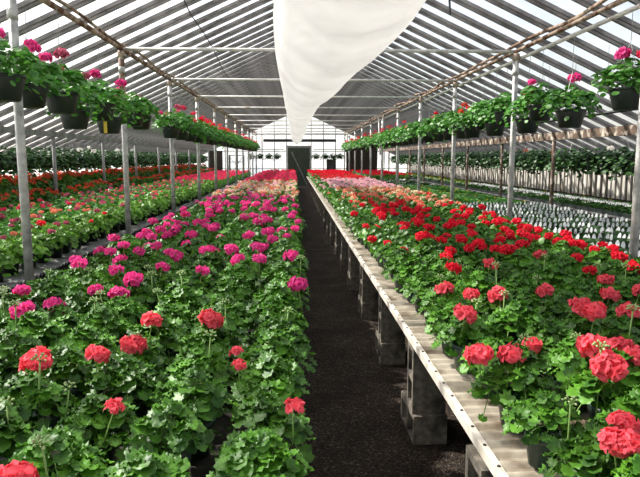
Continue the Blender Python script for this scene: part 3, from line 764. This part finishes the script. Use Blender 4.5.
def basket(x, y, z, top, label, group, fol, cols=(), nb=0, small=1.0, ytag=False, name='hanging_basket'):
    key = round((top-z)/small, 2)
    if key not in HG: HG[key] = hanger(key)
    if abs(abs(x-XPL) if x < 0 else abs(x-XPR)) < .25 and name == 'hanging_basket' and y < 35:
        near = min(POSTS, key=lambda p: abs(p-y))
        if abs(y-near) < .27: y = near + (.27 if y >= near else -.27)
    t = thing(name, (x, y, z), label, 'hanging basket', group, R.uniform(0, 6), small)
    put('basket', BK, parent=t); put('foliage', R.choice(fol), parent=t).scale = (1.28, 1.28, 1.0); put('wire_hanger', HG[key], parent=t)
    for _ in range(nb):
        a = R.uniform(0, 6.28); rr = R.uniform(.03, .24)
        fh = put('flower_head', R.choice(HEADS if y < 9 else HEADS_MID if y < 14 else HEADS_FAR), (rr*math.cos(a), rr*math.sin(a), (.51 if fol is not BF_DARK else .38)-rr*.38+R.uniform(-.02, .05)), R.uniform(0, 6), R.uniform(.8, 1.15), t, M[R.choice(cols)])
        if y < 10: put('stem', R.choice(STEMS), parent=fh)
    if ytag: put('price_tag', MB().box((-.02, -.165, .0), (.02, -.16, .16)).mesh('price tag', [M['yellow_tag']]), parent=t, rot=(0, 0, -t.rotation_euler.z))
ys = [4.72, 5.28, 5.85, 6.38, 7.02, 7.54, 8.39, 9.08, 10.86, 11.4, 11.9, 12.4] + [12.9+.47*i for i in range(46)]
zs = [2.06, 2.06, 2.05, 1.93, 2.05, 1.93, 2.06, 2.05]
for i, y in enumerate(ys):
    z = zs[i] if i < 8 else (2.09 if i % 2 else 1.98)
    cols = ['pink', 'pink', 'rose'] if y < 12 else ['crimson', 'red', 'orange']
    basket(XPL+(-.02 if i % 2 else .05), y, z, ZP-.03, f'black hanging basket of geranium on the left purlin, {nth(i+1)} from the front', 'geranium baskets along the left purlin', BF if y < 12 else BF_FAR, cols,
           [1, 2, 3, 1, 3, 2, 2, 2][i] if i < 8 else R.choice([1, 2, 3]), 1.0, ytag=(i == 5))
ys = [5.38, 6.49, 7.3, 7.69, 8.52, 8.95, 9.5, 10.1] + [10.6+.46*i for i in range(56)]
zs = [2.06, 1.96, 2.08, 1.95, 2.09, 1.96, 2.08, 1.97]
for i, y in enumerate(ys):
    if y > 35: break
    z = zs[i] if i < 8 else (2.08 if i % 2 else 1.97)
    nb = [2, 1, 1, 2, 0, 2, 0, 1][i] if i < 8 else R.choice([0, 0, 1, 1]) if y < 17 else R.choice([1, 2, 3])
    cols = ['pink', 'pink', 'crimson'] if y < 9 else ['red', 'salmon', 'orange'] if y < 17 else ['red', 'crimson', 'orange']
    basket(XPR+.03, y, z, ZP-.116, f'black hanging basket of geranium on the right pipe, {nth(i+1)} from the front', 'geranium baskets along the right pipe', BF if y < 12 else BF_FAR, cols, nb, 1.0)
for i in range(53):
    y = 8.6+.50*i
    if y > 35: break
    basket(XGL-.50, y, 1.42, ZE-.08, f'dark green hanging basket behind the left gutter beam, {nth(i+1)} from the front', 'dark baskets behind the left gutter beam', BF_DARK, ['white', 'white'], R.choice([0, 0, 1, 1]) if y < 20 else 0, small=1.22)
for i in range(53):
    y = 8.4+.50*i
    if y > 35: break
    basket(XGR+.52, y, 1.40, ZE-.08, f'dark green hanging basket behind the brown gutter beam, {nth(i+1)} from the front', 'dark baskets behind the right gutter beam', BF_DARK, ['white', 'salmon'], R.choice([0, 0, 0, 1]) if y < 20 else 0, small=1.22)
tag(put('basket_rail', MB().tube([(-2.8, YE-.55, 2.12), (-.6, YE-.55, 2.12)], .02, 6).mesh('rail', [M['mullion']])), 'thin rail for baskets on the far wall, left of the door', 'rail')
tag(put('basket_rail', MB().tube([(1.1, YE-.55, 2.12), (3.0, YE-.55, 2.12)], .02, 6).mesh('rail', [M['mullion']])), 'thin rail for baskets on the far wall, right of the door', 'rail')
for i, x in enumerate((-2.45, -1.98, -1.48, -1.0, 1.25, 1.8, 2.25, 2.65)):
    side, k = ('left', i+1) if i < 4 else ('right', i-3)
    basket(x, YE-.55, 1.58, 2.12, f'small dark basket hanging before the far wall {side} of the door, {nth(k)} from the left', 'small baskets on the far wall', BF_DARK, small=.9)
# empty hooks left hanging from the right roof slope
HK = MB(); HK.tube([(0, 0, 0), (.004, 0, -.35)], .003, 4); HK.tube([(.004, 0, -.35), (.03, 0, -.37), (.02, 0, -.42), (-.02, 0, -.40), (-.015, 0, -.37)], .0035, 4)
HK = HK.mesh('hook', [M['wire']])
for i in range(12):
    y = 5.3+.8*i; x = 3.55
    tag(put('wire_hook', HK, (x, y, roof_z(x)-.01), R.uniform(0, 3)), f'empty wire hook under the right roof slope, {nth(i+1)} from the front', 'hook', 'empty wire hooks on the right roof slope')

# ------------------------------------------------------------------ light: clear sky and the sun from the left
w = bpy.data.worlds.new('sky'); scn.world = w; w.use_nodes = True
nt = w.node_tree; nt.nodes.clear()
out = nt.nodes.new('ShaderNodeOutputWorld'); bg = nt.nodes.new('ShaderNodeBackground'); sky = nt.nodes.new('ShaderNodeTexSky')
sky.sky_type = 'NISHITA'; sky.sun_disc = False
SUN = Vector((-.72, .42, .80)).normalized()
sky.sun_elevation = math.asin(SUN.z); sky.sun_rotation = math.atan2(SUN.x, SUN.y)
sky.air_density = 1.2; sky.dust_density = 3.0; sky.ozone_density = 1.0
bg.inputs['Strength'].default_value = .22
hz = nt.nodes.new('ShaderNodeHueSaturation'); hz.inputs['Saturation'].default_value = .55
nt.links.new(sky.outputs[0], hz.inputs['Color']); nt.links.new(hz.outputs[0], bg.inputs[0]); nt.links.new(bg.outputs[0], out.inputs[0])
sd = bpy.data.lights.new('sun', 'SUN'); sun = bpy.data.objects.new('sun', sd); COL.objects.link(sun)
sun.rotation_euler = (-SUN).to_track_quat('-Z', 'Y').to_euler(); sun.location = (-20, 15, 30)
sd.energy = 8.5; sd.angle = math.radians(1.5); sd.color = (1, .96, .90)
scn.view_settings.view_transform = 'Standard'; scn.view_settings.look = 'None'
scn.view_settings.exposure = .3; scn.view_settings.gamma = 1; scn.view_settings.use_curve_mapping = False
scn.cycles.transparent_max_bounces = 24; scn.cycles.max_bounces = 8
